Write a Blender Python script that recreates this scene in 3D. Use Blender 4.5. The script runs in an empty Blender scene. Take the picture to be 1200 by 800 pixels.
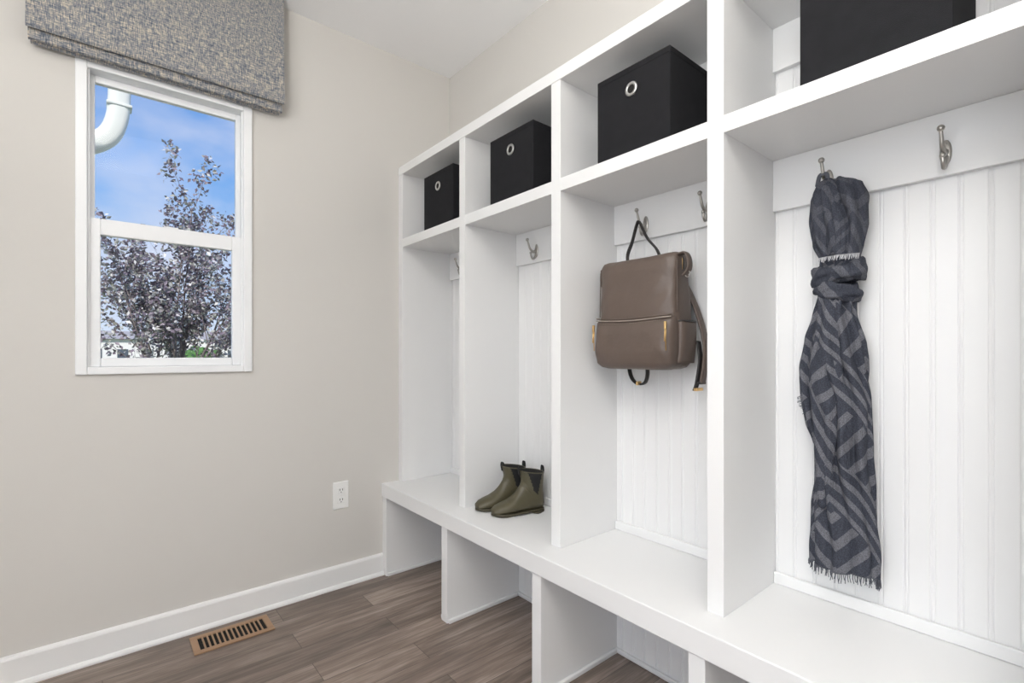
import bpy, bmesh, math, random
from mathutils import Vector, Matrix, noise
R = random.Random(7)
scene = bpy.context.scene
scene.view_settings.view_transform = 'Standard'
scene.view_settings.look = 'None'

# ------------------------------------------------------------ materials
def mat(name, col, rough=0.5, metal=0.0, bump=0.0, bscale=200, var=0.0, vscale=8, sheen=0.0, coat=0.0, spec=0.5, bdist=0.002):
    m = bpy.data.materials.new(name); m.use_nodes = True
    nt = m.node_tree; N = nt.nodes; L = nt.links
    b = N['Principled BSDF']
    b.inputs['Base Color'].default_value = (*col, 1)
    b.inputs['Roughness'].default_value = rough
    b.inputs['Metallic'].default_value = metal
    b.inputs['Specular IOR Level'].default_value = spec
    if sheen: b.inputs['Sheen Weight'].default_value = sheen
    if coat: b.inputs['Coat Weight'].default_value = coat
    tc = N.new('ShaderNodeTexCoord')
    if bump:
        n = N.new('ShaderNodeTexNoise'); n.inputs['Scale'].default_value = bscale
        n.inputs['Detail'].default_value = 3
        L.new(tc.outputs['Object'], n.inputs['Vector'])
        bp = N.new('ShaderNodeBump'); bp.inputs['Strength'].default_value = bump
        bp.inputs['Distance'].default_value = bdist
        L.new(n.outputs['Fac'], bp.inputs['Height']); L.new(bp.outputs['Normal'], b.inputs['Normal'])
    if var:
        n2 = N.new('ShaderNodeTexNoise'); n2.inputs['Scale'].default_value = vscale
        n2.inputs['Detail'].default_value = 4
        L.new(tc.outputs['Object'], n2.inputs['Vector'])
        mx = N.new('ShaderNodeMix'); mx.data_type = 'RGBA'
        mx.inputs[6].default_value = (*[c*(1-var) for c in col], 1)
        mx.inputs[7].default_value = (*[min(1, c*(1+var)) for c in col], 1)
        L.new(n2.outputs['Fac'], mx.inputs[0]); L.new(mx.outputs[2], b.inputs['Base Color'])
    return m

M_wall = mat('wall_paint', (0.655, 0.635, 0.60), 0.85, bump=0.05, bscale=350)
M_ceil = mat('ceiling_paint', (0.92, 0.92, 0.92), 0.9, bump=0.05, bscale=250)
M_white = mat('white_enamel', (0.80, 0.80, 0.795), 0.42)
M_trim = mat('trim_white', (0.84, 0.84, 0.83), 0.4)
M_vinyl = mat('window_vinyl', (0.88, 0.89, 0.90), 0.35)
M_blk = mat('black_box_fabric', (0.011, 0.011, 0.013), 0.9, bump=0.5, bscale=900, var=0.3, vscale=30, spec=0.3)
M_nickel = mat('satin_nickel', (0.45, 0.43, 0.40), 0.32, 1.0)
M_chrome = mat('grommet_metal', (0.62, 0.62, 0.60), 0.28, 1.0)
M_gold = mat('gold_zip', (0.75, 0.50, 0.22), 0.3, 1.0)
M_leather = mat('taupe_leather', (0.112, 0.082, 0.066), 0.46, bump=0.5, bscale=38, var=0.12, vscale=9, bdist=.004)
M_leather2 = mat('taupe_piping', (0.34, 0.29, 0.25), 0.5)
M_stitch = mat('bag_stitching', (0.30, 0.24, 0.20), 0.7)
M_strap = mat('dark_strap', (0.03, 0.027, 0.026), 0.6, bump=0.2, bscale=500)
M_boot = mat('olive_rubber', (0.082, 0.072, 0.040), 0.42, bump=0.05, bscale=60, var=0.1)
M_sole = mat('boot_sole', (0.06, 0.052, 0.030), 0.55)
M_elastic = mat('boot_elastic', (0.015, 0.015, 0.016), 0.9, bump=0.5, bscale=700)
M_dark = mat('dark_void', (0.008, 0.007, 0.006), 0.9)
M_bronze = mat('vent_tan_metal', (0.40, 0.25, 0.15), 0.4, 0.35)
M_plate = mat('outlet_plastic', (0.88, 0.88, 0.86), 0.3)
M_bark = mat('bark', (0.22, 0.18, 0.17), 0.9, bump=0.5, bscale=40)
M_gutter = mat('gutter_white', (0.84, 0.86, 0.80), 0.4)
M_grass = mat('lawn', (0.22, 0.27, 0.12), 0.95, var=0.4, vscale=0.5)
M_siding = mat('house_siding', (0.85, 0.83, 0.80), 0.8)
M_roof = mat('house_roof', (0.42, 0.40, 0.40), 0.9, var=0.2, vscale=1)
M_hglass = mat('house_window', (0.10, 0.12, 0.15), 0.2)
M_bush = mat('bush_green', (0.10, 0.22, 0.06), 0.9, var=0.5, vscale=2)

# shade fabric
def m_shade():
    m = bpy.data.materials.new('woven_shade_fabric'); m.use_nodes = True
    N = m.node_tree.nodes; L = m.node_tree.links; b = N['Principled BSDF']
    b.inputs['Roughness'].default_value = 0.95
    tc = N.new('ShaderNodeTexCoord')
    def streak(sc, s):
        mp = N.new('ShaderNodeMapping'); mp.inputs['Scale'].default_value = sc
        L.new(tc.outputs['Object'], mp.inputs['Vector'])
        n = N.new('ShaderNodeTexNoise'); n.inputs['Scale'].default_value = s; n.inputs['Detail'].default_value = 2
        L.new(mp.outputs['Vector'], n.inputs['Vector']); return n
    a = streak((1, 1, 9), 55); c = streak((9, 1, 1), 55)
    mul = N.new('ShaderNodeMath'); mul.operation = 'ADD'
    L.new(a.outputs['Fac'], mul.inputs[0]); L.new(c.outputs['Fac'], mul.inputs[1])
    half = N.new('ShaderNodeMath'); half.operation = 'MULTIPLY'; half.inputs[1].default_value = 0.5
    L.new(mul.outputs[0], half.inputs[0])
    cr = N.new('ShaderNodeValToRGB')
    e = cr.color_ramp.elements
    e[0].position = 0.34; e[0].color = (0.07, 0.085, 0.115, 1)
    e[1].position = 0.66; e[1].color = (0.70, 0.61, 0.47, 1)
    x = e.new(0.47); x.color = (0.20, 0.22, 0.255, 1)
    x = e.new(0.54); x.color = (0.35, 0.33, 0.30, 1)
    L.new(half.outputs[0], cr.inputs[0]); L.new(cr.outputs[0], b.inputs['Base Color'])
    bp = N.new('ShaderNodeBump'); bp.inputs['Strength'].default_value = 0.5; bp.inputs['Distance'].default_value = 0.002
    L.new(half.outputs[0], bp.inputs['Height']); L.new(bp.outputs[0], b.inputs['Normal'])
    return m
M_shade = m_shade()

def m_floor():
    m = bpy.data.materials.new('vinyl_plank_floor'); m.use_nodes = True
    N = m.node_tree.nodes; L = m.node_tree.links; b = N['Principled BSDF']
    tc = N.new('ShaderNodeTexCoord')
    br = N.new('ShaderNodeTexBrick'); br.offset = 0.37; br.offset_frequency = 2
    br.inputs['Scale'].default_value = 1.0
    br.inputs['Brick Width'].default_value = 0.95; br.inputs['Row Height'].default_value = 0.125
    br.inputs['Mortar Size'].default_value = 0.0010; br.inputs['Mortar Smooth'].default_value = 0.2
    br.inputs['Bias'].default_value = 0
    br.inputs['Color1'].default_value = (0, 0, 0, 1); br.inputs['Color2'].default_value = (1, 1, 1, 1)
    br.inputs['Mortar'].default_value = (0.5, 0.5, 0.5, 1)
    L.new(tc.outputs['Object'], br.inputs['Vector'])
    sc = N.new('ShaderNodeVectorMath'); sc.operation = 'SCALE'; sc.inputs['Scale'].default_value = 7.0
    L.new(br.outputs['Color'], sc.inputs[0])
    ad = N.new('ShaderNodeVectorMath'); ad.operation = 'ADD'
    L.new(tc.outputs['Object'], ad.inputs[0]); L.new(sc.outputs[0], ad.inputs[1])
    def grain(scl, s, det):
        mp = N.new('ShaderNodeMapping'); mp.inputs['Scale'].default_value = scl
        L.new(ad.outputs[0], mp.inputs['Vector'])
        n = N.new('ShaderNodeTexNoise'); n.inputs['Scale'].default_value = s; n.inputs['Detail'].default_value = det
        n.inputs['Roughness'].default_value = 0.6; n.inputs['Distortion'].default_value = 0.4
        L.new(mp.outputs[0], n.inputs['Vector']); return n
    n1 = grain((1.3, 10, 1), 2.0, 5); n2 = grain((2.5, 60, 1), 2.0, 6)
    mm = N.new('ShaderNodeMath'); mm.operation = 'MULTIPLY_ADD'; mm.inputs[1].default_value = .6
    m3 = N.new('ShaderNodeMath'); m3.operation = 'MULTIPLY'; m3.inputs[1].default_value = .4
    L.new(n2.outputs['Fac'], m3.inputs[0]); L.new(n1.outputs['Fac'], mm.inputs[0]); L.new(m3.outputs[0], mm.inputs[2])
    cr = N.new('ShaderNodeValToRGB'); e = cr.color_ramp.elements
    e[0].position = 0.32; e[0].color = (0.115, 0.088, 0.073, 1)
    e[1].position = 0.68; e[1].color = (0.42, 0.345, 0.295, 1)
    x = e.new(0.47); x.color = (0.195, 0.150, 0.124, 1)
    x = e.new(0.56); x.color = (0.27, 0.213, 0.178, 1)
    L.new(mm.outputs[0], cr.inputs[0])
    mr = N.new('ShaderNodeMapRange'); mr.inputs[3].default_value = 0.76; mr.inputs[4].default_value = 1.24
    L.new(br.outputs['Color'], mr.inputs[0])
    mx = N.new('ShaderNodeMix'); mx.data_type = 'RGBA'; mx.blend_type = 'MULTIPLY'; mx.inputs[0].default_value = 1
    L.new(cr.outputs[0], mx.inputs[6]); L.new(mr.outputs[0], mx.inputs[7])
    m2 = N.new('ShaderNodeMix'); m2.data_type = 'RGBA'; m2.inputs[7].default_value = (0.06, 0.045, 0.037, 1)
    L.new(br.outputs['Fac'], m2.inputs[0]); L.new(mx.outputs[2], m2.inputs[6])
    L.new(m2.outputs[2], b.inputs['Base Color'])
    b.inputs['Roughness'].default_value = 0.42
    bp = N.new('ShaderNodeBump'); bp.inputs['Strength'].default_value = 0.2; bp.inputs['Distance'].default_value = 0.002
    L.new(mm.outputs[0], bp.inputs['Height']); L.new(bp.outputs[0], b.inputs['Normal'])
    return m
M_floor = m_floor()

def m_scarf():
    m = bpy.data.materials.new('woven_scarf'); m.use_nodes = True
    N = m.node_tree.nodes; L = m.node_tree.links; b = N['Principled BSDF']
    b.inputs['Roughness'].default_value = 0.95
    b.inputs['Specular IOR Level'].default_value = 0.2
    uv = N.new('ShaderNodeUVMap')
    sep = N.new('ShaderNodeSeparateXYZ'); L.new(uv.outputs[0], sep.inputs[0])
    def math_(op, a, bb=None):
        q = N.new('ShaderNodeMath'); q.operation = op
        for i, v in enumerate((a, bb)):
            if v is None: continue
            if isinstance(v, (int, float)): q.inputs[i].default_value = v
            else: L.new(v, q.inputs[i])
        return q.outputs[0]
    U_, V_ = sep.outputs[0], sep.outputs[1]
    pp = math_('PINGPONG', U_, .23)
    pan = math_('LESS_THAN', math_('FRACT', math_('ADD', math_('MULTIPLY', V_, 3.3), math_('MULTIPLY', pp, 4.0))), .5)
    sA = math_('LESS_THAN', math_('FRACT', math_('MULTIPLY', math_('ADD', V_, math_('MULTIPLY', pp, 1.4)), 22)), .42)
    sB = math_('LESS_THAN', math_('FRACT', math_('MULTIPLY', math_('SUBTRACT', V_, math_('MULTIPLY', pp, 1.0)), 14)), .38)
    mxs = N.new('ShaderNodeMix'); L.new(pan, mxs.inputs[0]); L.new(sA, mxs.inputs[2]); L.new(sB, mxs.inputs[3])
    mrv = N.new('ShaderNodeMapRange'); mrv.inputs[1].default_value = 1.30; mrv.inputs[2].default_value = 1.42
    mrv.inputs[3].default_value = 1; mrv.inputs[4].default_value = .4; L.new(V_, mrv.inputs[0])
    fac = math_('MULTIPLY', mxs.outputs[0], mrv.outputs[0])
    tc = N.new('ShaderNodeTexCoord')
    n = N.new('ShaderNodeTexNoise'); n.inputs['Scale'].default_value = 420; L.new(tc.outputs['Object'], n.inputs['Vector'])
    mx = N.new('ShaderNodeMix'); mx.data_type = 'RGBA'
    mx.inputs[6].default_value = (0.046, 0.050, 0.065, 1); mx.inputs[7].default_value = (0.125, 0.127, 0.143, 1)
    L.new(fac, mx.inputs[0])
    mr = N.new('ShaderNodeMapRange'); mr.inputs[1].default_value = 0.3; mr.inputs[2].default_value = 0.7
    mr.inputs[3].default_value = 0.65; mr.inputs[4].default_value = 1.4
    L.new(n.outputs['Fac'], mr.inputs[0])
    m2 = N.new('ShaderNodeMix'); m2.data_type = 'RGBA'; m2.blend_type = 'MULTIPLY'; m2.inputs[0].default_value = 1
    L.new(mx.outputs[2], m2.inputs[6]); L.new(mr.outputs[0], m2.inputs[7])
    L.new(m2.outputs[2], b.inputs['Base Color'])
    mp = N.new('ShaderNodeMapping'); mp.inputs['Scale'].default_value = (1, 1, .22); L.new(tc.outputs['Object'], mp.inputs[0])
    nb = N.new('ShaderNodeTexNoise'); nb.inputs['Scale'].default_value = 60; nb.inputs['Detail'].default_value = 3; L.new(mp.outputs[0], nb.inputs['Vector'])
    bp = N.new('ShaderNodeBump'); bp.inputs['Strength'].default_value = 0.8; bp.inputs['Distance'].default_value = 0.010
    L.new(nb.outputs['Fac'], bp.inputs['Height']); L.new(bp.outputs[0], b.inputs['Normal'])
    return m
M_scarf = m_scarf()
M_fringe = mat('scarf_fringe', (0.10, 0.105, 0.125), 0.95)
M_fringel = mat('scarf_fringe_light', (0.5, 0.5, 0.52), 0.95)

def m_leaf():
    m = bpy.data.materials.new('purple_leaves'); m.use_nodes = True
    N = m.node_tree.nodes; L = m.node_tree.links; b = N['Principled BSDF']
    b.inputs['Roughness'].default_value = 0.5
    g = N.new('ShaderNodeNewGeometry')
    cr = N.new('ShaderNodeValToRGB'); e = cr.color_ramp.elements
    e[0].position = 0; e[0].color = (0.14, 0.11, 0.14, 1)
    e[1].position = 1; e[1].color = (0.80, 0.78, 0.78, 1)
    x = e.new(0.45); x.color = (0.27, 0.22, 0.26, 1)
    x = e.new(0.75); x.color = (0.36, 0.36, 0.30, 1)
    L.new(g.outputs['Random Per Island'], cr.inputs[0]); L.new(cr.outputs[0], b.inputs['Base Color'])
    return m
M_leaf = m_leaf()

def m_glass():
    m = bpy.data.materials.new('pane_glass'); m.use_nodes = True
    N = m.node_tree.nodes; L = m.node_tree.links
    N.remove(N['Principled BSDF']); out = N['Material Output']
    t = N.new('ShaderNodeBsdfTransparent'); g = N.new('ShaderNodeBsdfGlossy'); g.inputs['Roughness'].default_value = 0.02
    mx = N.new('ShaderNodeMixShader'); mx.inputs[0].default_value = 0.004
    L.new(t.outputs[0], mx.inputs[1]); L.new(g.outputs[0], mx.inputs[2]); L.new(mx.outputs[0], out.inputs[0])
    return m
M_glass = m_glass()
def m_emit(name, col, s):
    m = bpy.data.materials.new(name); m.use_nodes = True
    b = m.node_tree.nodes['Principled BSDF']
    b.inputs['Base Color'].default_value = (*col, 1)
    b.inputs['Emission Color'].default_value = (*col, 1); b.inputs['Emission Strength'].default_value = s
    return m
M_fill_glow = m_emit('added_fixture_glow', (1, 0.97, 0.93), 2.0)  # glow for the added ceiling fixture

# ------------------------------------------------------------ mesh builder
class MB:
    def __init__(s):
        s.bm = bmesh.new(); s.mats = []; s.uv = s.bm.loops.layers.uv.new('UVMap')
    def mi(s, m):
        if m not in s.mats: s.mats.append(m)
        return s.mats.index(m)
    def merge(s, t, m, smooth=False, M=None):
        i = s.mi(m)
        for f in t.faces: f.material_index = i; f.smooth = smooth
        if M is not None: bmesh.ops.transform(t, matrix=M, verts=t.verts)
        me = bpy.data.meshes.new('tmp'); t.to_mesh(me); t.free()
        s.bm.from_mesh(me); bpy.data.meshes.remove(me)
    def box(s, x0, x1, y0, y1, z0, z1, m, bev=0.0, seg=2, M=None, smooth=False):
        t = bmesh.new(); bmesh.ops.create_cube(t, size=1)
        for v in t.verts:
            v.co = Vector(((x0+x1)/2+v.co.x*(x1-x0), (y0+y1)/2+v.co.y*(y1-y0), (z0+z1)/2+v.co.z*(z1-z0)))
        if bev: bmesh.ops.bevel(t, geom=t.edges[:], offset=bev, segments=seg, affect='EDGES', profile=0.5)
        s.merge(t, m, smooth, M)
    def ball(s, c, r, m, sc=(1, 1, 1), seg=16, M=None):
        t = bmesh.new(); bmesh.ops.create_uvsphere(t, u_segments=seg, v_segments=max(6, seg//2), radius=1)
        for v in t.verts: v.co = Vector((c[0]+v.co.x*r*sc[0], c[1]+v.co.y*r*sc[1], c[2]+v.co.z*r*sc[2]))
        s.merge(t, m, True, M)
    def loft(s, rings, m, cap0=True, cap1=True, smooth=True, matfn=None, closed=True, uvs=None):
        i = s.mi(m); vs = [[s.bm.verts.new(p) for p in r] for r in rings]
        n = len(rings[0])
        for a in range(len(rings)-1):
            for k in range(n if closed else n-1):
                k2 = (k+1) % n
                f = s.bm.faces.new((vs[a][k], vs[a][k2], vs[a+1][k2], vs[a+1][k]))
                f.smooth = smooth; f.material_index = i
                if matfn:
                    mm = matfn(a, k)
                    if mm: f.material_index = s.mi(mm)
                if uvs:
                    q = [uvs[a][k], uvs[a][k+1], uvs[a+1][k+1], uvs[a+1][k]]
                    for lp, c in zip(f.loops, q): lp[s.uv].uv = c
        if cap0 and closed:
            f = s.bm.faces.new(vs[0][::-1]); f.material_index = i
        if cap1 and closed:
            f = s.bm.faces.new(vs[-1]); f.material_index = i
    def tube(s, pts, r, m, seg=8, flat=None, up=None, loop=False):
        pts = [Vector(p) for p in pts]; n = len(pts)
        rr = r if isinstance(r, (list, tuple)) else [r]*n
        rings = []; prev = None
        for i, p in enumerate(pts):
            if loop: d = pts[(i+1) % n]-pts[i-1]
            else: d = pts[min(i+1, n-1)]-pts[max(i-1, 0)]
            d.normalize()
            if up is not None: a = Vector(up)
            elif prev is None: a = Vector((0, 0, 1)) if abs(d.z) < 0.9 else Vector((1, 0, 0))
            else: a = prev
            a = (a-d*a.dot(d)).normalized(); prev = a; c = d.cross(a)
            ring = []
            for k in range(seg):
                t = 2*math.pi*k/seg
                if flat:
                    ca, sa = math.cos(t), math.sin(t)
                    ca = math.copysign(abs(ca)**0.6, ca); sa = math.copysign(abs(sa)**0.6, sa)
                    ring.append(p+a*ca*flat[0]+c*sa*flat[1])
                else: ring.append(p+a*math.cos(t)*rr[i]+c*math.sin(t)*rr[i])
            rings.append(ring)
        if loop: rings.append(rings[0]); s.loft(rings, m, False, False)
        else: s.loft(rings, m)
    def stitch(s, pts, m, r=.0006, seg=.004, gap=.0025):
        pts = [Vector(p) for p in pts]
        for a, c in zip(pts, pts[1:]):
            L_ = (c-a).length; d = (c-a)/max(L_, 1e-9); t = 0
            while t+seg <= L_+1e-6:
                s.tube([a+d*t, a+d*(t+seg)], r, m, 4); t += seg+gap
    def obj(s, name, parent=None, origin=None):
        bmesh.ops.recalc_face_normals(s.bm, faces=s.bm.faces[:])
        me = bpy.data.meshes.new(name)
        o = Vector(origin) if origin else Vector((0, 0, 0))
        bmesh.ops.translate(s.bm, vec=-o, verts=s.bm.verts)
        s.bm.to_mesh(me); s.bm.free()
        for m in s.mats: me.materials.append(m)
        ob = bpy.data.objects.new(name, me); scene.collection.objects.link(ob)
        ob.location = o
        if parent: ob.parent = parent; ob.matrix_parent_inverse = parent.matrix_basis.inverted()
        return ob
def empty(name, loc):
    e = bpy.data.objects.new(name, None); e.location = loc; e.empty_display_size = 0.1
    scene.collection.objects.link(e); return e
def smooth_pts(pts, n=6):
    pts = [Vector(p) for p in pts]; out = []
    for i in range(len(pts)-1):
        p0 = pts[max(i-1, 0)]; p1 = pts[i]; p2 = pts[i+1]; p3 = pts[min(i+2, len(pts)-1)]
        for k in range(n):
            t = k/n
            out.append(0.5*((2*p1)+(-p0+p2)*t+(2*p0-5*p1+4*p2-p3)*t*t+(-p0+3*p1-3*p2+p3)*t**3))
    out.append(pts[-1]); return out
def lerp_table(tab, x):
    if x <= tab[0][0]: return tab[0][1:]
    for a, b in zip(tab, tab[1:]):
        if x <= b[0]:
            t = (x-a[0])/(b[0]-a[0]); t = t*t*(3-2*t)*0.5+t*0.5
            return tuple(p+(q-p)*t for p, q in zip(a[1:], b[1:]))
    return tab[-1][1:]

# ------------------------------------------------------------ room
YW = 2.41; XR = 1.542; XL = -1.25; YB = -1.9; H = 2.743; T = 0.15
def simple(name, *a, bev=0.0, origin=None):
    b = MB(); b.box(*a, bev=bev); return b.obj(name, origin=origin)
simple('floor', XL-T, XR+T, YB-T, YW+T, -0.1, 0, M_floor)
simple('ceiling', XL-T, XR+T, YB-T, YW+T, H, H+0.12, M_ceil)
simple('wall_right', XR, XR+T, YB-T, YW+T, 0, H, M_wall)
wx0, wx1, wz0, wz1 = -0.065, 0.496, 1.084, 2.233
b = MB()
b.box(XL-T, wx0, YW, YW+T, 0, H, M_wall); b.box(wx1, XR, YW, YW+T, 0, H, M_wall)
b.box(wx0, wx1, YW, YW+T, 0, wz0, M_wall); b.box(wx0, wx1, YW, YW+T, wz1, H, M_wall)
b.obj('wall_north')
lx0, lx1, lz0, lz1 = -1.2, 1.0, 0.5, 2.25  # opening cut for an added, unseen window that lets in fill light
b = MB()
b.box(XL-T, XL, YB, lx0, 0, H, M_wall); b.box(XL-T, XL, lx1, YW, 0, H, M_wall)
b.box(XL-T, XL, lx0, lx1, 0, lz0, M_wall); b.box(XL-T, XL, lx0, lx1, lz1, H, M_wall)
b.obj('wall_left')
simple('wall_rear', XL-T, XR, YB-T, YB, 0, H, M_wall)
w2 = empty('added_fill_window', (XL-T/2, (lx0+lx1)/2, (lz0+lz1)/2))  # invented window behind the camera, added to bring light from the left
b = MB()
for (a0, a1, c0, c1) in ((lx0, lx0+.05, lz0, lz1), (lx1-.05, lx1, lz0, lz1), (lx0+.05, lx1-.05, lz0, lz0+.05), (lx0+.05, lx1-.05, lz1-.05, lz1), (-.13, -.07, lz0+.05, lz1-.05)):
    b.box(XL-.1, XL-.04, a0, a1, c0, c1, M_vinyl, 0.003)
b.obj('frame', w2)
b = MB(); b.box(XL-.072, XL-.068, lx0+.05, lx1-.05, lz0+.05, lz1-.05, M_glass); b.obj('glass', w2)

def baseboard(name, axis, a0, a1, w, s):
    b = MB()
    prof = [(0, 0), (.024, 0), (.024, .008), (.020, .016), (.014, .019), (.014, .098), (.011, .106), (.004, .110), (0, .110)]
    rings = []
    for a in (a0, a1):
        rings.append([Vector((a, w+s*d, z)) if axis == 'x' else Vector((w+s*d, a, z)) for d, z in prof])
    b.loft(rings, M_trim, smooth=False); return b.obj(name)
baseboard('baseboard_north', 'x', XL, 1.126, YW, -1)
baseboard('baseboard_left', 'y', YB, YW-.025, XL, 1)
baseboard('baseboard_rear', 'x', XL+.025, XR-.025, YB, 1)
baseboard('baseboard_right', 'y', YB+.025, -.56, XR, -1)

# ------------------------------------------------------------ window_1
w1 = empty('window_1', (0.2155, YW+.04, 1.66))
ox0, ox1, oz0, oz1 = -0.077, 0.508, 1.072, 2.245; iw = 0.034
b = MB()
for a in ((ox0, ox0+iw, oz0, oz1), (ox1-iw, ox1, oz0, oz1), (ox0+iw, ox1-iw, oz0, oz0+.028), (ox0+iw, ox1-iw, oz1-.034, oz1)):
    b.box(a[0], a[1], YW-.014, YW-.0005, a[2], a[3], M_vinyl, 0.0035)
for a in ((wx0+.001, -.042, wz0+.001, wz1-.001), (.473, wx1-.001, wz0+.001, wz1-.001), (-.042, .473, wz0+.001, 1.10), (-.042, .473, 2.211, wz1-.001)):
    b.box(a[0], a[1], YW-.004, YW+.10, a[2], a[3], M_vinyl)
b.box(-.042, -.036, YW+.002, YW+.012, 1.10, 2.211, M_vinyl, .001); b.box(.467, .473, YW+.002, YW+.012, 1.10, 2.211, M_vinyl, .001)
b.obj('frame', w1)
b = MB()
for a in ((-.042, -.022, 1.62, 2.211), (.453, .473, 1.62, 2.211), (-.022, .453, 2.184, 2.211), (-.022, .453, 1.62, 1.652)):
    b.box(a[0], a[1], YW+.042, YW+.068, a[2], a[3], M_vinyl, 0.003)
b.obj('upper_sash', w1)
b = MB()
for a in ((-.042, -.005, 1.10, 1.662), (.434, .473, 1.10, 1.662), (-.005, .434, 1.60, 1.662), (-.005, .434, 1.10, 1.134)):
    b.box(a[0], a[1], YW+.012, YW+.040, a[2], a[3], M_vinyl, 0.004)
b.box(.19, .24, YW+.018, YW+.038, 1.662, 1.667, M_vinyl, .002)
b.obj('lower_sash', w1)
b = MB(); b.box(-.024, .455, YW+.053, YW+.057, 1.648, 2.188, M_glass); b.box(-.008, .437, YW+.024, YW+.028, 1.13, 1.604, M_glass); b.obj('glass', w1)

# ------------------------------------------------------------ roman shade
b = MB()
sx0, sx1 = -0.200, 0.622; z0 = 2.226
def sheet(prof, x0, x1, m, th=0.003, wob=0.0):
    rings = []
    nn = 24
    for i in range(nn+1):
        x = x0+(x1-x0)*i/nn
        w = wob*math.sin(i*0.9)*0.5+wob*math.sin(i*2.3)*.3
        out = []
        pr = [Vector((0, y, z)) for y, z in prof]
        for j, p in enumerate(pr):
            out.append(Vector((x, p.y+w*(j/len(pr)), p.z+w*.6)))
        back = []
        for j, p in enumerate(pr):
            d = (pr[min(j+1, len(pr)-1)]-pr[max(j-1, 0)]).normalized()
            nrm = Vector((0, -d.z, d.y))
            q = out[j]+nrm*th; back.append(q)
        rings.append(out+back[::-1])
    b.loft(rings, m, smooth=False)
sheet([(2.336, 2.738), (2.332, 2.6), (2.329, 2.45), (2.324, 2.33), (2.319, 2.29), (2.320, 2.268), (2.328, 2.260), (2.338, 2.266), (2.344, 2.30), (2.346, 2.34)], sx0, sx1, M_shade, .003, .0015)
sheet([(2.350, 2.36), (2.346, 2.29), (2.341, 2.246), (2.345, 2.232), (2.355, 2.229), (2.362, 2.245), (2.366, 2.30)], sx0+.004, sx1-.004, M_shade, .003, .0012)
sheet([(2.372, 2.36), (2.372, 2.29), (2.370, 2.236), (2.377, 2.226), (2.385, 2.236), (2.386, 2.32)], sx0+.008, sx1-.010, M_shade, .003, .0012)
b.box(sx0+.002, sx1-.002, 2.34, YW-.001, 2.69, 2.738, M_shade, .002)
b.obj('roman_shade', origin=(0.211, 2.37, 2.48))

# ------------------------------------------------------------ outlet
b = MB(); oxc, ozc = 0.905, 0.452
b.box(oxc-.039, oxc+.039, YW-.007, YW-.0003, ozc-.067, ozc+.067, M_plate, .003)
for dz in (-.024, .024):
    b.box(oxc-.0175, oxc+.0175, YW-.0095, YW-.005, ozc+dz-.0145, ozc+dz+.0145, M_plate, .002)
    for sx in (-.0065, .0065):
        b.box(oxc+sx-.0012, oxc+sx+.0012, YW-.0105, YW-.009, ozc+dz-.001, ozc+dz+.009, M_dark)
    b.ball((oxc, YW-.0095, ozc+dz-.008), .0025, M_dark, (1, .3, 1), 8)
b.ball((oxc, YW-.007, ozc), .003, M_plate, (1, .4, 1), 10)
b.obj('electrical_outlet', origin=(oxc, YW-.004, ozc))

# ------------------------------------------------------------ floor vent
b = MB(); vx0, vx1, vy0, vy1 = .268, .554, 2.205, 2.350
fr = .024
b.box(vx0+.01, vx1-.01, vy0+.01, vy1-.01, 0.0003, .0015, M_dark)
b.box(vx0, vx1, vy0, vy0+fr, .0003, .006, M_bronze, .002); b.box(vx0, vx1, vy1-fr, vy1, .0003, .006, M_bronze, .002)
b.box(vx0, vx0+fr, vy0+fr, vy1-fr, .0003, .006, M_bronze, .002); b.box(vx1-fr, vx1, vy0+fr, vy1-fr, .0003, .006, M_bronze, .002)
ns = 14
for i in range(1, ns):
    x = vx0+fr+(vx1-vx0-2*fr)*i/ns
    b.box(x-.0032, x+.0032, vy0+fr-.002, vy1-fr+.002, .0012, .0055, M_bronze, .0008)
b.obj('floor_vent', origin=((vx0+vx1)/2, (vy0+vy1)/2, 0))

# ------------------------------------------------------------ mudroom locker built-in
XF = 1.219; XBF = 1.121; XB = 1.530; SD = .0225
div = [2.3875-0.5829*i for i in range(6)]
yend = div[-1]-SD
BT = .474; SZ0, SZ1 = 1.715, 1.759; TZ0, TZ1 = 2.102, 2.146
lk = empty('mudroom_locker', (1.38, 1.0, 0))
bays = [(div[i+1]+SD, div[i]-SD) for i in range(5)]
for i, d in enumerate(div):
    b = MB(); b.box(XF, XB, d-SD, min(d+SD, YW-.001), BT+.0003, TZ0, M_white, .0015); b.obj('upright_%d' % (i+1), lk)
    b = MB(); b.box(XBF+.006, XB, d-SD, min(d+SD, YW-.001), .0003, .406, M_white, .0015); b.obj('bench_support_%d' % (i+1), lk)
b = MB(); b.box(XF-.002, XR-.001, yend-.002, YW-.001, TZ0, TZ1, M_white, .002); b.obj('top_panel', lk)
b = MB(); b.box(XBF, XR-.001, yend-.004, YW-.001, .406, BT, M_white, .003); b.obj('bench_top', lk)
for i, (a, c) in enumerate(bays):
    b = MB(); b.box(XF+.0005, XB, a-.0005, c+.0005, SZ0, SZ1, M_white, .001); b.obj('shelf_%d' % (i+1), lk)
def bead(name, z0, z1, x=XB):
    b = MB(); pts = []
    y = yend
    sp = .0508
    pts.append((x, y))
    while y < YW-.01:
        y2 = min(y+sp, YW-.001)
        g = y2-.012
        if g > y:
            pts += [(x, g), (x+.0016, g+.0014), (x+.0016, g+.0024), (x+.0004, g+.0042), (x, g+.006), (x+.0004, g+.0078), (x+.0016, g+.0096), (x+.0016, g+.0106)]
        pts.append((x, y2)); y = y2
    rings = []
    for z in (z0, z1):
        rings.append([Vector((px, py, z)) for px, py in pts]+[Vector((XR-.001, YW-.001, z)), Vector((XR-.001, yend, z))])
    b.loft(rings, M_white, smooth=False); b.obj(name, lk)
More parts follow.
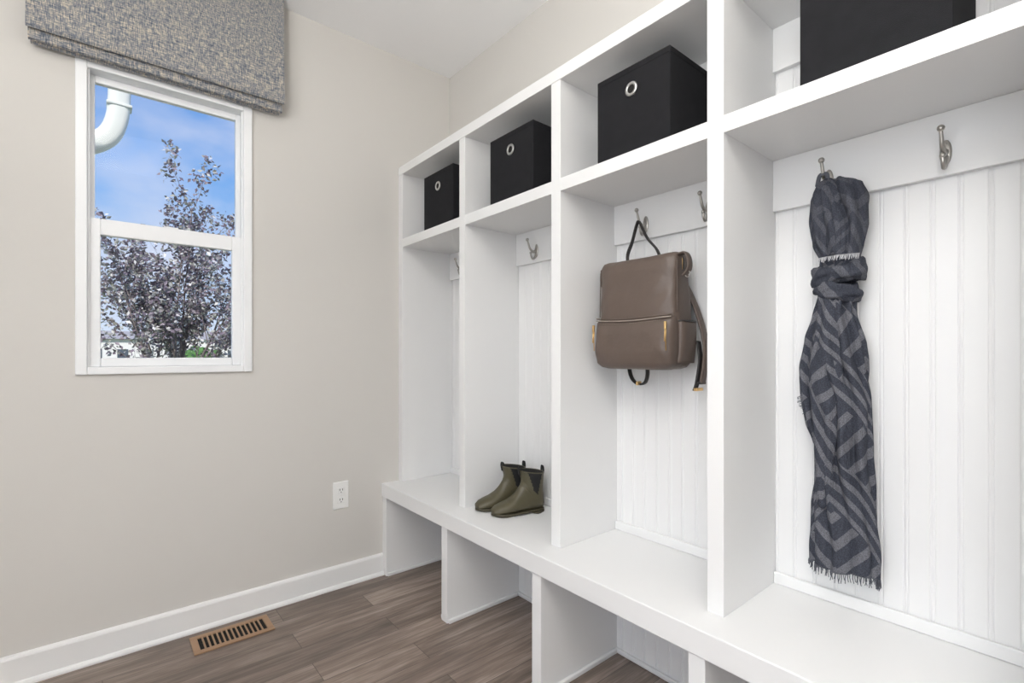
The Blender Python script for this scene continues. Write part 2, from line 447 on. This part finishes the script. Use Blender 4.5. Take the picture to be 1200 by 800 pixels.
bead('beadboard_main', BT+.0005, TZ0-.0005)
bead('beadboard_lower', .001, .405)
for i, (a, c) in enumerate(bays):
    b = MB(); b.box(XB-.018, XB, a, c, 1.566, SZ0-.0003, M_white, .0015); b.obj('hook_rail_%d' % (i+1), lk)
    b = MB(); b.box(XB-.018, XB, a, c, 1.975, TZ0-.0003, M_white, .0015); b.obj('upper_rail_%d' % (i+1), lk)
    b = MB(); b.box(XB-.012, XB, a, c, BT+.0003, BT+.034, M_white, .003); b.obj('back_trim_%d' % (i+1), lk)
    b = MB()
    b.box(XB-.013, XB, a, c, .0005, .018, M_white, .004); b.box(XBF+.01, XB-.013, c-.013, c, .0005, .018, M_white, .004)
    b.box(XBF+.01, XB-.013, a, a+.013, .0005, .018, M_white, .004); b.obj('shoe_trim_%d' % (i+1), lk)

# ------------------------------------------------------------ coat hooks
def hook(y, z=1.622):
    b = MB(); x = XB-.0182
    b.ball((x-.002, y, z-.004), 1, M_nickel, (.0045, .0115, .030))
    b.tube(smooth_pts([(x-.003, y, z-.002), (x-.020, y, z-.012), (x-.040, y, z-.002), (x-.050, y, z+.018), (x-.056, y, z+.034)]), [.0068-.003*min(1, k/20) for k in range(25)], M_nickel, 10)
    b.ball((x-.057, y, z+.037), .0075, M_nickel)
    b.tube(smooth_pts([(x-.003, y, z-.014), (x-.010, y, z-.034), (x-.024, y, z-.044), (x-.034, y, z-.034), (x-.036, y, z-.022)]), [.0062-.0022*min(1, k/20) for k in range(25)], M_nickel, 10)
    b.ball((x-.0365, y, z-.019), .0062, M_nickel)
    for dz in (.016, -.022): b.ball((x-.006, y, z+dz), .003, M_nickel, (.5, 1, 1), 8)
    return b.obj('coat_hook', origin=(x, y, z))
for (a, c) in bays:
    m = (a+c)/2
    for s in (.12, -.12):
        hook(m+s+.003)

# ------------------------------------------------------------ storage boxes
def sbox(y0, y1, x0=1.236, hh=.268):
    b = MB(); z = SZ1+.0006; dp = .268; t = .005; x1 = x0+dp
    b.box(x0, x1, y0, y1, z, z+t, M_blk, .002)
    b.box(x0, x0+t, y0, y1, z, z+hh, M_blk, .002); b.box(x1-t, x1, y0, y1, z, z+hh, M_blk, .002)
    b.box(x0+t*.5, x1-t*.5, y0, y0+t, z, z+hh-.0005, M_blk, .002); b.box(x0+t*.5, x1-t*.5, y1-t, y1, z, z+hh-.0005, M_blk, .002)
    b.tube([(x0-.0004, y0+.003, z+hh-.018), (x0-.0004, y1-.003, z+hh-.018)], .0008, M_blk, 6)
    b.tube([(x0+.003, y0-.0004, z+hh-.018), (x1-.003, y0-.0004, z+hh-.018)], .0008, M_blk, 6)
    yc = (y0+y1)/2; zc = z+.196
    rings = []
    for k in range(28):
        t_ = 2*math.pi*k/28
        ring = []
        for (r, d) in ((.0125, .001), (.0130, -.003), (.0160, -.0042), (.0205, -.0032), (.0225, -.0004), (.0200, .001)):
            ring.append(Vector((x0+d, yc+r*math.cos(t_), zc+r*math.sin(t_))))
        rings.append(ring)
    rings.append(rings[0]); b.loft(rings, M_chrome, False, False)
    t = bmesh.new(); bmesh.ops.create_cone(t, cap_ends=True, segments=24, radius1=.0132, radius2=.0132, depth=.001)
    b.merge(t, M_dark, False, Matrix.Translation((x0-.0008, yc, zc)) @ Matrix.Rotation(math.pi/2, 4, 'Y'))
    return b.obj('storage_box', origin=((x0+x1)/2, yc, z))
sbox(1.903, 2.168); sbox(1.358, 1.622); sbox(.781, 1.047); sbox(.178, .444)

# ------------------------------------------------------------ backpack
def sring(cx, cy, hx, hy, z, n=4.5, seg=40, f=None):
    out = []
    for k in range(seg):
        t = 2*math.pi*k/seg; c, s = math.cos(t), math.sin(t)
        x = math.copysign(abs(c)**(2/n), c)*hx; y = math.copysign(abs(s)**(2/n), s)*hy
        out.append(Vector((cx+x, cy+y, z)))
    return out
b = MB(); by = 1.000; bx = 1.420; bz = 1.100
tab = [(0, .045, .125), (.006, .056, .142), (.02, .064, .152), (.06, .068, .156), (.15, .066, .156), (.25, .063, .154), (.32, .059, .152), (.352, .053, .150), (.366, .044, .146), (.373, .028, .136)]
rings = []
for i in range(60):
    z = .373*i/59
    hx, hy = lerp_table(tab, z)
    r = sring(bx, by, hx, hy, bz+z, 5.0, 72)
    for p in r:
        nz = noise.noise(Vector((p.x*14, p.y*11, p.z*9)))+.5*noise.noise(Vector((p.x*20+4, (p.y+p.z*.6)*30, p.z*14)))
        p.x += nz*.007 - .006*max(0, math.cos((p.y-by)/.155*1.4))*(1 if p.x < bx else 0)
        p.y += noise.noise(Vector((p.x*9, p.y*11+7, p.z*12)))*.004
        if z > .33: p.z += -.006*math.cos((p.y-by)/.15*1.5)+.003
    rings.append(r)
b.loft(rings, M_leather)
rings = []
ptab = [(0, .03, .115), (.006, .045, .140), (.02, .055, .151), (.06, .062, .157), (.12, .060, .157), (.160, .054, .155), (.172, .045, .152), (.176, .030, .148)]
for i in range(36):
    z = .176*i/35
    hx, hy = lerp_table(ptab, z)
    r = sring(bx-.028, by, hx, hy, bz+z-.002, 5, 72)
    for p in r:
        p.x += (noise.noise(Vector((p.x*14, p.y*12, p.z*11+3)))+.5*noise.noise(Vector((p.x*20, (p.y-p.z*.5)*28, p.z*18))))*.007
        if z > .12: p.z += -.008*math.cos((p.y-by)/.155*1.5)*(z-.12)/.056
    rings.append(r)
b.loft(rings, M_leather)
pts = []
for i in range(25):
    y = by+.150-.300*i/24
    e = abs((y-by)/.157)
    pts.append((bx-.028-.0535*(1-e**4.5)**(1/4.5)-.0035, y, bz+.167-.008*math.cos((y-by)/.155*1.5)))
b.tube(pts, .0018, M_leather2, 8)
b.tube([(p[0]+.002, p[1], p[2]+.007) for p in pts], .0028, M_leather, 8)
b.stitch([(p[0]-.0065, p[1], p[2]-.009) for p in pts[2:-2]], M_stitch)
for s in (-1, 1):
    yy = by+s*.1435
    b.tube([(bx-.086, yy, bz+.150), (bx-.090, yy, bz+.10), (bx-.088, yy, bz+.060)], .0018, M_gold, 8)
    b.box(bx-.095, bx-.089, yy-.0032, yy+.0032, bz+.126, bz+.150, M_gold, .0015)
    b.tube([(bx-.093, yy, bz+.128), (bx-.095, yy, bz+.088)], .0022, M_gold, 8)
for s in (-1, 1):
    pts = [(bx-.046+.006*(z/.35), by+s*(.1545-.003*(z/.35)**6), bz+z) for z in [0.18+.17*k/14 for k in range(15)]]
    b.tube(pts, .0020, M_leather, 6)
pts = []
for k in range(41):
    t = math.pi*k/40; c, s_ = math.cos(t), math.sin(t)
    pts.append((bx-.004, by+.1525*math.copysign(abs(c)**.3, c), bz+.318+.054*s_**.3))
b.tube(pts, .0032, M_strap, 8)
b.tube([(p[0]-.005, p[1], p[2]-.001) for p in pts], .0013, M_gold, 6)
rings = []
for i in range(14):
    z = .02+.135*i/13
    k = math.sin(math.pi*min(1, (i+1.5)/13*.6))
    rings.append(sring(bx+.008, by-.150, .046, .010+.014*k, bz+z, 3.5, 24))
b.loft(rings, M_leather)
b.tube([(bx+.008+.046*math.cos(t), by-.150-.024*abs(math.sin(t))**.6, bz+.153) for t in [math.pi+math.pi*k/12 for k in range(13)]], .003, M_strap, 6)
b.tube(smooth_pts([(bx-.020, by-.140, bz+.362), (bx-.018, by-.168, bz+.366), (bx-.016, by-.180, bz+.345), (bx-.016, by-.180, bz+.315), (bx-.016, by-.162, bz+.296)]), .01, M_leather, 10, flat=(.013, .004), up=(1, 0, 0))
b.tube([(bx-.016, by-.174+.008*math.cos(t), bz+.300+.010*math.sin(t)) for t in [2*math.pi*k/14 for k in range(14)]], .0018, M_nickel, 6, loop=True)
b.tube(smooth_pts([(bx-.020, by+.140, bz+.362), (bx-.018, by+.162, bz+.350), (bx-.016, by+.167, bz+.31), (bx-.016, by+.154, bz+.28)]), .01, M_leather, 10, flat=(.010, .003), up=(1, 0, 0))
hx_, hy_, hz_ = XB-.018-.044, 1.054, 1.622-.004
b.tube(smooth_pts([(bx+.012, by+.072, bz+.355), (bx+.014, by+.076, bz+.40), (hx_-.002, hy_+.026, hz_-.065), (hx_, hy_+.010, hz_-.012), (hx_, hy_, hz_+.0045), (hx_, hy_-.010, hz_-.012), (hx_-.004, hy_-.040, hz_-.065), (bx+.014, by-.044, bz+.40), (bx+.012, by-.062, bz+.355)]), .01, M_strap, 10, flat=(.0075, .0030), up=(1, 0, 0))
def strap(pts, m, w=.016, th=.0035): b.tube(smooth_pts(pts), .01, m, 10, flat=(w, th), up=(1, 0, 0))
strap([(bx+.060, by+.06, bz+.345), (bx+.072, by+.085, bz+.30), (bx+.076, by+.11, bz+.15), (bx+.074, by+.115, bz+.02), (bx+.068, by+.10, bz-.035), (bx+.060, by+.066, bz-.058), (bx+.052, by+.030, bz-.052), (bx+.050, by+.018, bz-.02), (bx+.048, by+.02, bz+.012)], M_strap, .010)
strap([(bx+.060, by-.06, bz+.345), (bx+.074, by-.10, bz+.30), (bx+.078, by-.15, bz+.20), (bx+.072, by-.185, bz+.09), (bx+.062, by-.190, bz+.02), (bx+.058, by-.182, bz-.045)], M_leather, .016, .005)
strap([(bx+.056, by-.17, bz+.09), (bx+.050, by-.180, bz+.03), (bx+.050, by-.170, bz-.04), (bx+.052, by-.160, bz-.068)], M_strap, .012)
b.box(bx+.036, bx+.076, by-.176, by-.164, bz-.070, bz-.060, M_gold, .002)
b.box(bx+.040, bx+.076, by-.186, by-.174, bz-.048, bz-.040, M_strap, .002)
b.box(bx+.036, bx+.060, by+.050, by+.058, bz-.062, bz-.048, M_gold, .002)
b.obj('backpack', origin=(bx, by, bz))

# ------------------------------------------------------------ ankle boots
def boot(hx, hy, ang, mirror=1):
    b = MB()
    R_ = [((.244, .014), (.244, .024), .010), ((.239, .010), (.240, .034), .024), ((.222, .010), (.224, .045), .035), ((.198, .010), (.202, .053), .042),
          ((.168, .010), (.174, .062), .045), ((.138, .010), (.150, .076), .042), ((.10, .010), (.134, .092), .037), ((.065, .011), (.122, .108), .034), ((.03, .011), (.113, .122), .033),
          ((.006, .014), (.109, .132), .033), ((.000, .035), (.107, .140), .034), ((.003, .060), (.107, .149), .037), ((.006, .088), (.109, .158), .040), ((.007, .118), (.112, .168), .043),
          ((.006, .148), (.115, .178), .046), ((.005, .172), (.117, .186), .047)]
    R2 = []
    sub = 6
    for i in range(len(R_)-1):
        for k in range(sub):
            t = k/sub; a, c = R_[i], R_[i+1]
            R2.append(tuple(tuple(p+(q-p)*t for p, q in zip(a[j], c[j])) for j in (0, 1))+(a[2]+(c[2]-a[2])*t,))
    R2.append(R_[-1])
    rings = []; seg = 72
    for (p, q, w) in R2:
        P = Vector((p[0], 0, p[1])); Q = Vector((q[0], 0, q[1])); C = (P+Q)/2; A = (Q-P)/2
        r = []
        for k in range(seg):
            t = 2*math.pi*k/seg; c, s = math.cos(t), math.sin(t); n = 2.3
            cc = math.copysign(abs(c)**(2/n), c); ss = math.copysign(abs(s)**(2/n), s)
            r.append(C+A*cc+Vector((0, w*ss*(1-.12*cc if p[0] > .02 else 1), 0)))
        rings.append(r)
    nR = len(rings)
    def mf(a, k):
        t = 2*math.pi*(k+.5)/seg
        fr_ = (a/nR)
        if .66 < fr_ < .975:
            h = (fr_-.66)/.315
            if abs(math.cos(t)) < .12+.46*h: return M_elastic
    b.loft(rings, M_boot, True, False, matfn=mf)
    inner = []
    for j, sc in ((nR-1, .95), (nR-12, .88), (nR-30, .7)):
        c = sum(rings[j], Vector())/seg
        inner.append([c+(p-c)*sc for p in rings[j]])
    b.loft([rings[-1]]+inner, M_elastic, False, True)
    b.tube([p+Vector((0, 0, .0005)) for p in rings[-1]], .0022, M_boot, 6, loop=True)
    def outline(z, o, x0=-.001, x1=.246):
        r = []
        for k in range(60):
            t = 2*math.pi*k/60; u = (math.cos(t)+1)/2
            x = x0+(x1-x0)*u
            w = .031+.016*max(0, math.sin(max(0, (u-.25)/.75)*math.pi*.72))
            edge = (1-abs(2*u-1)**3.2)**.5
            y = math.copysign(w*edge, math.sin(t)) if abs(math.sin(t)) > 1e-6 else 0
            r.append(Vector((x, y*(1+o), z)))
        return r
    b.loft([outline(.006, .0), outline(.007, .02), outline(.0125, .02), outline(.0135, -.02)], M_sole)
    b.loft([outline(.0003, -.04, .001, .068), outline(.007, .0, .0, .072)], M_sole)
    b.loft([outline(.0003, -.06, .100, .232), outline(.007, -.02, .092, .242)], M_sole)
    b.tube(smooth_pts([(.006, 0, .150), (.001, 0, .175), (.003, 0, .196), (.009, 0, .197), (.011, 0, .178)]), .01, M_elastic, 8, flat=(.009, .0014), up=(0, 1, 0))
    b.tube(smooth_pts([(.116, 0, .165), (.121, 0, .188), (.119, 0, .202), (.112, 0, .202), (.109, 0, .186)]), .01, M_elastic, 8, flat=(.009, .0014), up=(0, 1, 0))
    o = b.obj('ankle_boot')
    o.location = (hx, hy, BT+.0003); o.rotation_euler = (0, 0, ang)
    o.scale = (.98, .98, .97)
    return o
boot(1.470, 1.548, math.radians(163)); boot(1.466, 1.665, math.radians(167))

# ------------------------------------------------------------ scarf
b = MB()
SX = 1.462
def U(u): return .4465-.00193*(u-977)
def Z(v): return 1.148+(415-v)*.00216
def strand(tab, x, thick, folds, seed, zs=70, seg=80, amp=.16, m=M_scarf, twist=2.0):
    rings = []; uvs = []
    zt, zb = tab[0][0], tab[-1][0]
    tt = [(-r[0],)+tuple(r[1:]) for r in tab]
    for i in range(zs+1):
        z = zt+(zb-zt)*i/zs
        yl, yr, ts = lerp_table(tt, -z)
        yc = (yl+yr)/2; hw = abs(yl-yr)/2; th = thick*ts
        ring = []
        for k in range(seg):
            t = 2*math.pi*k/seg
            ph = seed+twist*(zt-z)*3+1.6*noise.noise(Vector((seed, z*6, 0)))
            f = math.sin(folds*t+ph)
            f = 1-2*abs(f)**.8
            f2 = math.sin((folds*2+1)*t-seed*2+(zt-z)*9)
            nn = noise.noise(Vector((math.cos(t)*2.4+seed, math.sin(t)*2.4, z*14)))*.16+noise.noise(Vector((math.cos(t)*5+seed, math.sin(t)*5, z*40)))*.06
            r = 1-amp*f+amp*.3*f2+nn
            yy = yc-math.cos(t)*hw*(1+.2*(r-1)); xx = x-math.sin(t)*th*r
            xx = min(xx, XB-.003)
            ring.append(Vector((xx, yy, z+.004*math.sin(3*t+seed))))
        rings.append(ring)
        uvs.append([((k/seg*2 if k <= seg/2 else 2-k/seg*2)*hw*3.0+seed, z) for k in range(seg+1)])
    b.loft(rings, m, True, True, uvs=uvs)
    return rings
strand([(Z(203), U(965), U(985), .4), (Z(209), U(955), U(996), .8), (Z(222), U(950), U(999), 1), (Z(250), U(948), U(990), 1), (Z(280), U(953), U(988), .95), (Z(300), U(962), U(990), .8), (Z(318), U(960), U(990), .7)], SX+.012, .036, 3, 1.3, amp=.32)
strand([(Z(205), U(975), U(993), .4), (Z(211), U(970), U(1008), .8), (Z(230), U(974), U(1016), 1), (Z(262), U(976), U(1015), 1), (Z(286), U(976), U(1010), .95), (Z(302), U(975), U(1006), .8), (Z(318), U(975), U(1000), .7)], SX+.008, .036, 3, 4.1, amp=.32)
strand([(Z(206), U(972), U(984), .4), (Z(215), U(965), U(990), .8), (Z(240), U(968), U(986), 1), (Z(270), U(972), U(992), 1), (Z(296), U(975), U(992), .8)], SX-.014, .018, 2, 2.6, amp=.25, zs=40)
def wrap(zc, y0, y1, h, x, th, tilt, seed, m=M_scarf):
    yc = (y0+y1)/2; hw = abs(y0-y1)/2
    rings = []; uvs = []; n = 56
    for k in range(n):
        t = 2*math.pi*k/n
        c = Vector((x-math.sin(t)*th, yc-math.cos(t)*hw, zc+tilt*math.cos(t)))
        out = Vector((-math.sin(t), -math.cos(t), 0))
        ring = []
        for j in range(24):
            a = 2*math.pi*j/24
            rr = 1+.20*math.sin(3*a+seed+2*t)+.14*math.sin(5*a-t*3)+.1*math.sin(2*t+seed)
            ring.append(c+Vector((0, 0, math.cos(a)*h*rr))+out*(math.sin(a)*.013*rr))
        for p in ring: p.x = min(p.x, XB-.003)
        rings.append(ring); uvs.append([(t*.04+seed, zc+j*.004) for j in range(25)])
    rings.append(rings[0]); uvs.append(uvs[0])
    b.loft(rings, m, False, False, uvs=uvs)
wrap(Z(318), U(955), U(1008), .024, SX+.014, .034, .006, .5)
wrap(Z(338), U(960), U(1001), .022, SX+.014, .032, -.010, 2.5)
for k in range(46):
    t = k/45; y = U(965)+(U(1011)-U(965))*t
    b.tube([(SX-.026-.012*math.sin(math.pi*t), y, Z(297)-.004), (SX-.033-.012*math.sin(math.pi*t), y+R.uniform(-.003, .003), Z(302)-R.uniform(.002, .009))], .0008, M_fringel, 4)
strand([(Z(340), U(957), U(985), .7), (Z(365), U(950), U(985), .8), (Z(395), U(940), U(982), .9), (Z(430), U(933), U(978), 1), (Z(470), U(934), U(974), 1), (Z(500), U(941), U(972), .9), (Z(522), U(950), U(972), .7), (Z(538), U(960), U(972), .5)], SX+.022, .026, 3, 2.2, amp=.36)
LT = strand([(Z(338), U(958), U(1000), .7), (Z(365), U(957), U(1000), .8), (Z(400), U(952), U(1010), .9), (Z(430), U(950), U(1013), 1), (Z(480), U(952), U(1017), 1), (Z(540), U(958), U(1020), .9), (Z(600), U(952), U(1023), .9), (Z(650), U(949), U(1026), .85), (Z(674), U(950), U(1026), .8)], SX+.016, .030, 4.5, 5.4, zs=120, seg=120, amp=.42)
strand([(Z(345), U(962), U(990), .6), (Z(380), U(960), U(985), .8), (Z(440), U(950), U(990), .9), (Z(500), U(955), U(985), .9), (Z(560), U(957), U(978), .7), (Z(600), U(960), U(972), .4)], SX-.010, .016, 2, .7, amp=.32)
for k, p in enumerate(LT[-1]):
    q = p+Vector((R.uniform(-.003, .003), R.uniform(-.004, .004), -R.uniform(.012, .024)))
    q.x = min(q.x, XB-.014); p2 = Vector((min(p.x, XB-.006), p.y, p.z+.004))
    b.tube([p2, (p2+q)/2+Vector((0, R.uniform(-.002, .002), 0)), q], .0009, M_fringe, 4)
for k in range(34):
    z = Z(465)-.0030*k*.9
    yl = U(937+max(0, (k-8))*.75)
    b.tube([(SX+.016, yl-.004, z), (SX+.012, yl+R.uniform(.007, .013), z-R.uniform(.002, .010))], .0008, M_fringe, 4)
hy2 = bays[3][0]*.5+bays[3][1]*.5+.123
b.tube(smooth_pts([(SX+.0, hy2+.012, Z(205)-.006), (SX+.006, hy2+.009, Z(196)), (SX+.006, hy2, 1.6255), (SX+.006, hy2-.009, Z(196)), (SX+.0, hy2-.012, Z(205)-.006)]), .0055, M_fringe, 8)
b.obj('scarf', origin=(SX, .45, 1.1))

# ------------------------------------------------------------ unseen fixtures added for fill light
b = MB()
t = bmesh.new(); bmesh.ops.create_cone(t, cap_ends=True, segments=48, radius1=.19, radius2=.2, depth=.05)
b.merge(t, M_fill_glow, True, Matrix.Translation((-.1, .1, H-.026)))
b.tube([(-.1+.2*math.cos(a), .1+.2*math.sin(a), H-.008) for a in [2*math.pi*k/40 for k in range(40)]], .008, M_nickel, 8, loop=True)
b.obj('added_ceiling_fixture')  # fixture added out of view to house the overhead fill
fx, fy = -.85, -.35
b = MB()
t = bmesh.new(); bmesh.ops.create_cone(t, cap_ends=True, segments=40, radius1=.14, radius2=.13, depth=.025)
b.merge(t, M_nickel, True, Matrix.Translation((fx, fy, .013)))
b.tube([(fx, fy, .02), (fx, fy, 1.55)], .012, M_nickel, 12)
rings = []
for (r, z) in ((.03, 1.53), (.08, 1.56), (.14, 1.61), (.18, 1.68), (.175, 1.68), (.13, 1.62), (.07, 1.575), (.02, 1.56)):
    rings.append([Vector((fx+r*math.cos(2*math.pi*k/40), fy+r*math.sin(2*math.pi*k/40), z)) for k in range(40)])
b.loft(rings, M_nickel)
b.obj('added_torchiere')  # unseen torchiere, added so the ceiling gets more light

# ------------------------------------------------------------ exterior
simple('ground_lawn', -150, 150, YW+.4, 300, -.6, -.5, M_grass)
b = MB()
path = smooth_pts([(.068, 3.30, 3.3), (.068, 3.30, 2.75), (.068, 3.30, 2.50), (.056, 3.30, 2.37), (.020, 3.30, 2.28), (-.05, 3.30, 2.22), (-.13, 3.30, 2.19)], 8)
b.tube(path, .05, M_gutter, 20, flat=(.040, .048), up=(0, 1, 0))
b.box(.015, .121, 3.255, 3.345, 2.44, 2.455, M_gutter, .004)
b.box(-.6, .26, 3.12, 3.5, 3.26, 3.36, M_gutter, .01)
b.obj('gutter_downspout')
tb = MB(); leaves = []
def branch(p, d, L_, r, depth):
    n = 5; pts = [p.copy()]
    for i in range(n):
        d = (d+Vector((R.uniform(-.10, .10), R.uniform(-.13, .13), R.uniform(-.02, .11)))).normalized()
        p = p+d*(L_/n); pts.append(p.copy())
        if depth >= 1 or i >= 2:
            for _ in range((2, 3, 4, 4)[depth]): leaves.append(p+Vector((R.uniform(-.06, .06), R.uniform(-.06, .06), R.uniform(-.06, .06))))
        if depth < 2 and i >= 1 or (depth == 2 and i == 3):
            for _ in range(2 if depth == 0 else 1):
                a = R.uniform(0, 2*math.pi)
                nd = (d*1.0+Vector((math.cos(a), math.sin(a), .15))*R.uniform(.45, .8)).normalized()
                branch(p.copy(), nd, min(.55, L_*R.uniform(.30, .46)), r*(1-i/n*.6)*.45, depth+1)
    tb.tube(pts, [r*(1-.75*i/n) for i in range(n+1)], M_bark, 5)
tx, ty = .64, 7.0
base = Vector((tx, ty, -.5))
tb.tube([base, base+Vector((.01, 0, .5)), base+Vector((0, .01, .95))], [.06, .05, .045], M_bark, 8)
top = base+Vector((0, .01, .9))
for k in range(12):
    a = 2*math.pi*k/9+R.uniform(-.2, .2); s = R.uniform(.26, .70) if k > 2 else (.02, .10, .16)[k]
    branch(top.copy(), Vector((math.cos(a)*s+(.03 if k == 0 else 0), math.sin(a)*s, 1)).normalized(), R.uniform(1.15, 1.75) if k > 2 else (2.45, 2.1, 2.0)[k], .018, 0)
li = tb.mi(M_leaf)
R.shuffle(leaves)
for p in leaves[:int(len(leaves)*.62)]:
    a = Vector((R.uniform(-1, 1), R.uniform(-1, 1), R.uniform(-1, .6))).normalized()
    c = a.cross(Vector((R.uniform(-1, 1), R.uniform(-1, 1), R.uniform(-1, 1)))).normalized()
    L1 = R.uniform(.040, .070); w = L1*.30; nrm = a.cross(c)*L1*.1
    vs = [tb.bm.verts.new(q) for q in (p, p+a*L1*.45+c*w+nrm, p+a*L1, p+a*L1*.45-c*w+nrm)]
    f = tb.bm.faces.new(vs); f.material_index = li
print('leaves', len(leaves))
tb.obj('purple_leaf_tree', origin=base)
def house(x, y, w, d, h, rh):
    b = MB(); z = -.5
    b.box(x-w/2, x+w/2, y-d/2, y+d/2, z, z+h, M_siding)
    e = .5
    rings = [[Vector((xx, y-d/2-e, z+h)), Vector((xx, y, z+h+rh)), Vector((xx, y+d/2+e, z+h))] for xx in (x-w/2-e, x+w/2+e)]
    b.loft(rings, M_roof, smooth=False)
    for k in range(int(w//2.6)):
        for zz in ((1.0, 2.3), (3.7, 5.0)):
            if zz[1] < h:
                xx = x-w/2+1.4+2.6*k
                b.box(xx-.55, xx+.55, y-d/2-.06, y-d/2, z+zz[0], z+zz[1], M_hglass)
                b.box(xx-.65, xx+.65, y-d/2-.1, y-d/2-.061, z+zz[0]-.12, z+zz[0], M_vinyl)
    b.obj('house')
house(2.5, 85, 9, 9, 3.6, 1.2); house(14.5, 92, 11, 9, 3.9, 1.4); house(-9, 90, 10, 9, 3.9, 1.4); house(27, 96, 10, 9, 3.9, 1.4)
for (x, y, s) in ((7.9, 70, 1.3), (9.6, 72, 1.6), (-2.5, 74, 1.5), (16, 70, 1.3)):
    b = MB()
    for k in range(14):
        b.ball((x+R.uniform(-1, 1)*s, y+R.uniform(-.6, .6)*s, -.5+s*(.35+R.uniform(0, .9))), s*R.uniform(.3, .55), M_bush, seg=10)
    b.obj('green_bush')

# ------------------------------------------------------------ world
w = bpy.data.worlds.new('sky'); scene.world = w; w.use_nodes = True
N = w.node_tree.nodes; L = w.node_tree.links; bg = N['Background']
tc = N.new('ShaderNodeTexCoord'); sep = N.new('ShaderNodeSeparateXYZ'); L.new(tc.outputs['Generated'], sep.inputs[0])
cr = N.new('ShaderNodeValToRGB'); e = cr.color_ramp.elements
e[0].position = 0.0; e[0].color = (0.78, 0.86, 0.98, 1); e[1].position = .6; e[1].color = (0.08, 0.22, 0.64, 1)
x = e.new(.12); x.color = (0.45, 0.65, 0.95, 1); x = e.new(.30); x.color = (0.19, 0.42, 0.86, 1)
L.new(sep.outputs['Z'], cr.inputs[0])
mp = N.new('ShaderNodeMapping'); mp.inputs['Scale'].default_value = (1.6, 1.6, 3.0); mp.inputs['Location'].default_value = (1.15, 0.3, .6)
L.new(tc.outputs['Generated'], mp.inputs[0])
n = N.new('ShaderNodeTexNoise'); n.inputs['Scale'].default_value = 2.8; n.inputs['Detail'].default_value = 6; n.inputs['Roughness'].default_value = .5
L.new(mp.outputs[0], n.inputs['Vector'])
c2 = N.new('ShaderNodeValToRGB'); c2.color_ramp.elements[0].position = .42; c2.color_ramp.elements[1].position = .70
c2.color_ramp.elements[1].color = (.75, .75, .75, 1)
L.new(n.outputs['Fac'], c2.inputs[0])
mx = N.new('ShaderNodeMix'); mx.data_type = 'RGBA'; mx.inputs[7].default_value = (.74, .78, .93, 1)
L.new(c2.outputs[0], mx.inputs[0]); L.new(cr.outputs[0], mx.inputs[6]); L.new(mx.outputs[2], bg.inputs[0])
bg.inputs[1].default_value = 1.0

def area(name, loc, rot, sx, sy, p, col=(1, 1, 1)):
    l = bpy.data.lights.new(name, 'AREA'); l.shape = 'RECTANGLE'; l.size = sx; l.size_y = sy; l.energy = p; l.color = col
    o = bpy.data.objects.new(name, l); o.location = loc; o.rotation_euler = rot; scene.collection.objects.link(o); return o
area('added_overhead_fill', (-.1, .1, H-.06), (0, 0, 0), .9, .9, 13, (1, .98, .95))  # added overhead fill under the unseen ceiling fixture
area('added_side_fill', (XL-.35, -.1, 1.45), (0, math.radians(-90), 0), 1.7, 2.1, 32, (.97, .98, 1))  # added fill light outside the invented left window
area('added_uplight_fill', (fx, fy, 1.69), (math.radians(180), 0, 0), .30, .30, 82, (1, .98, .95))  # added fill aimed upward to brighten the ceiling
sl = bpy.data.lights.new('sun', 'SUN'); sl.energy = 3.6; sl.angle = .02; sl.color = (1, .96, .9)
so = bpy.data.objects.new('sun', sl); so.rotation_euler = (math.radians(50), 0, math.radians(-25)); scene.collection.objects.link(so)

# ------------------------------------------------------------ camera
cam = bpy.data.cameras.new('camera'); cam.sensor_width = 36; cam.lens = 575/1200*36
cam.shift_y = 15/1200; cam.clip_start = .02; cam.clip_end = 500
co = bpy.data.objects.new('camera', cam); co.location = (0, 0, 1.148)
co.rotation_euler = (math.radians(90), 0, math.radians(-39.85)); scene.collection.objects.link(co)
scene.camera = co
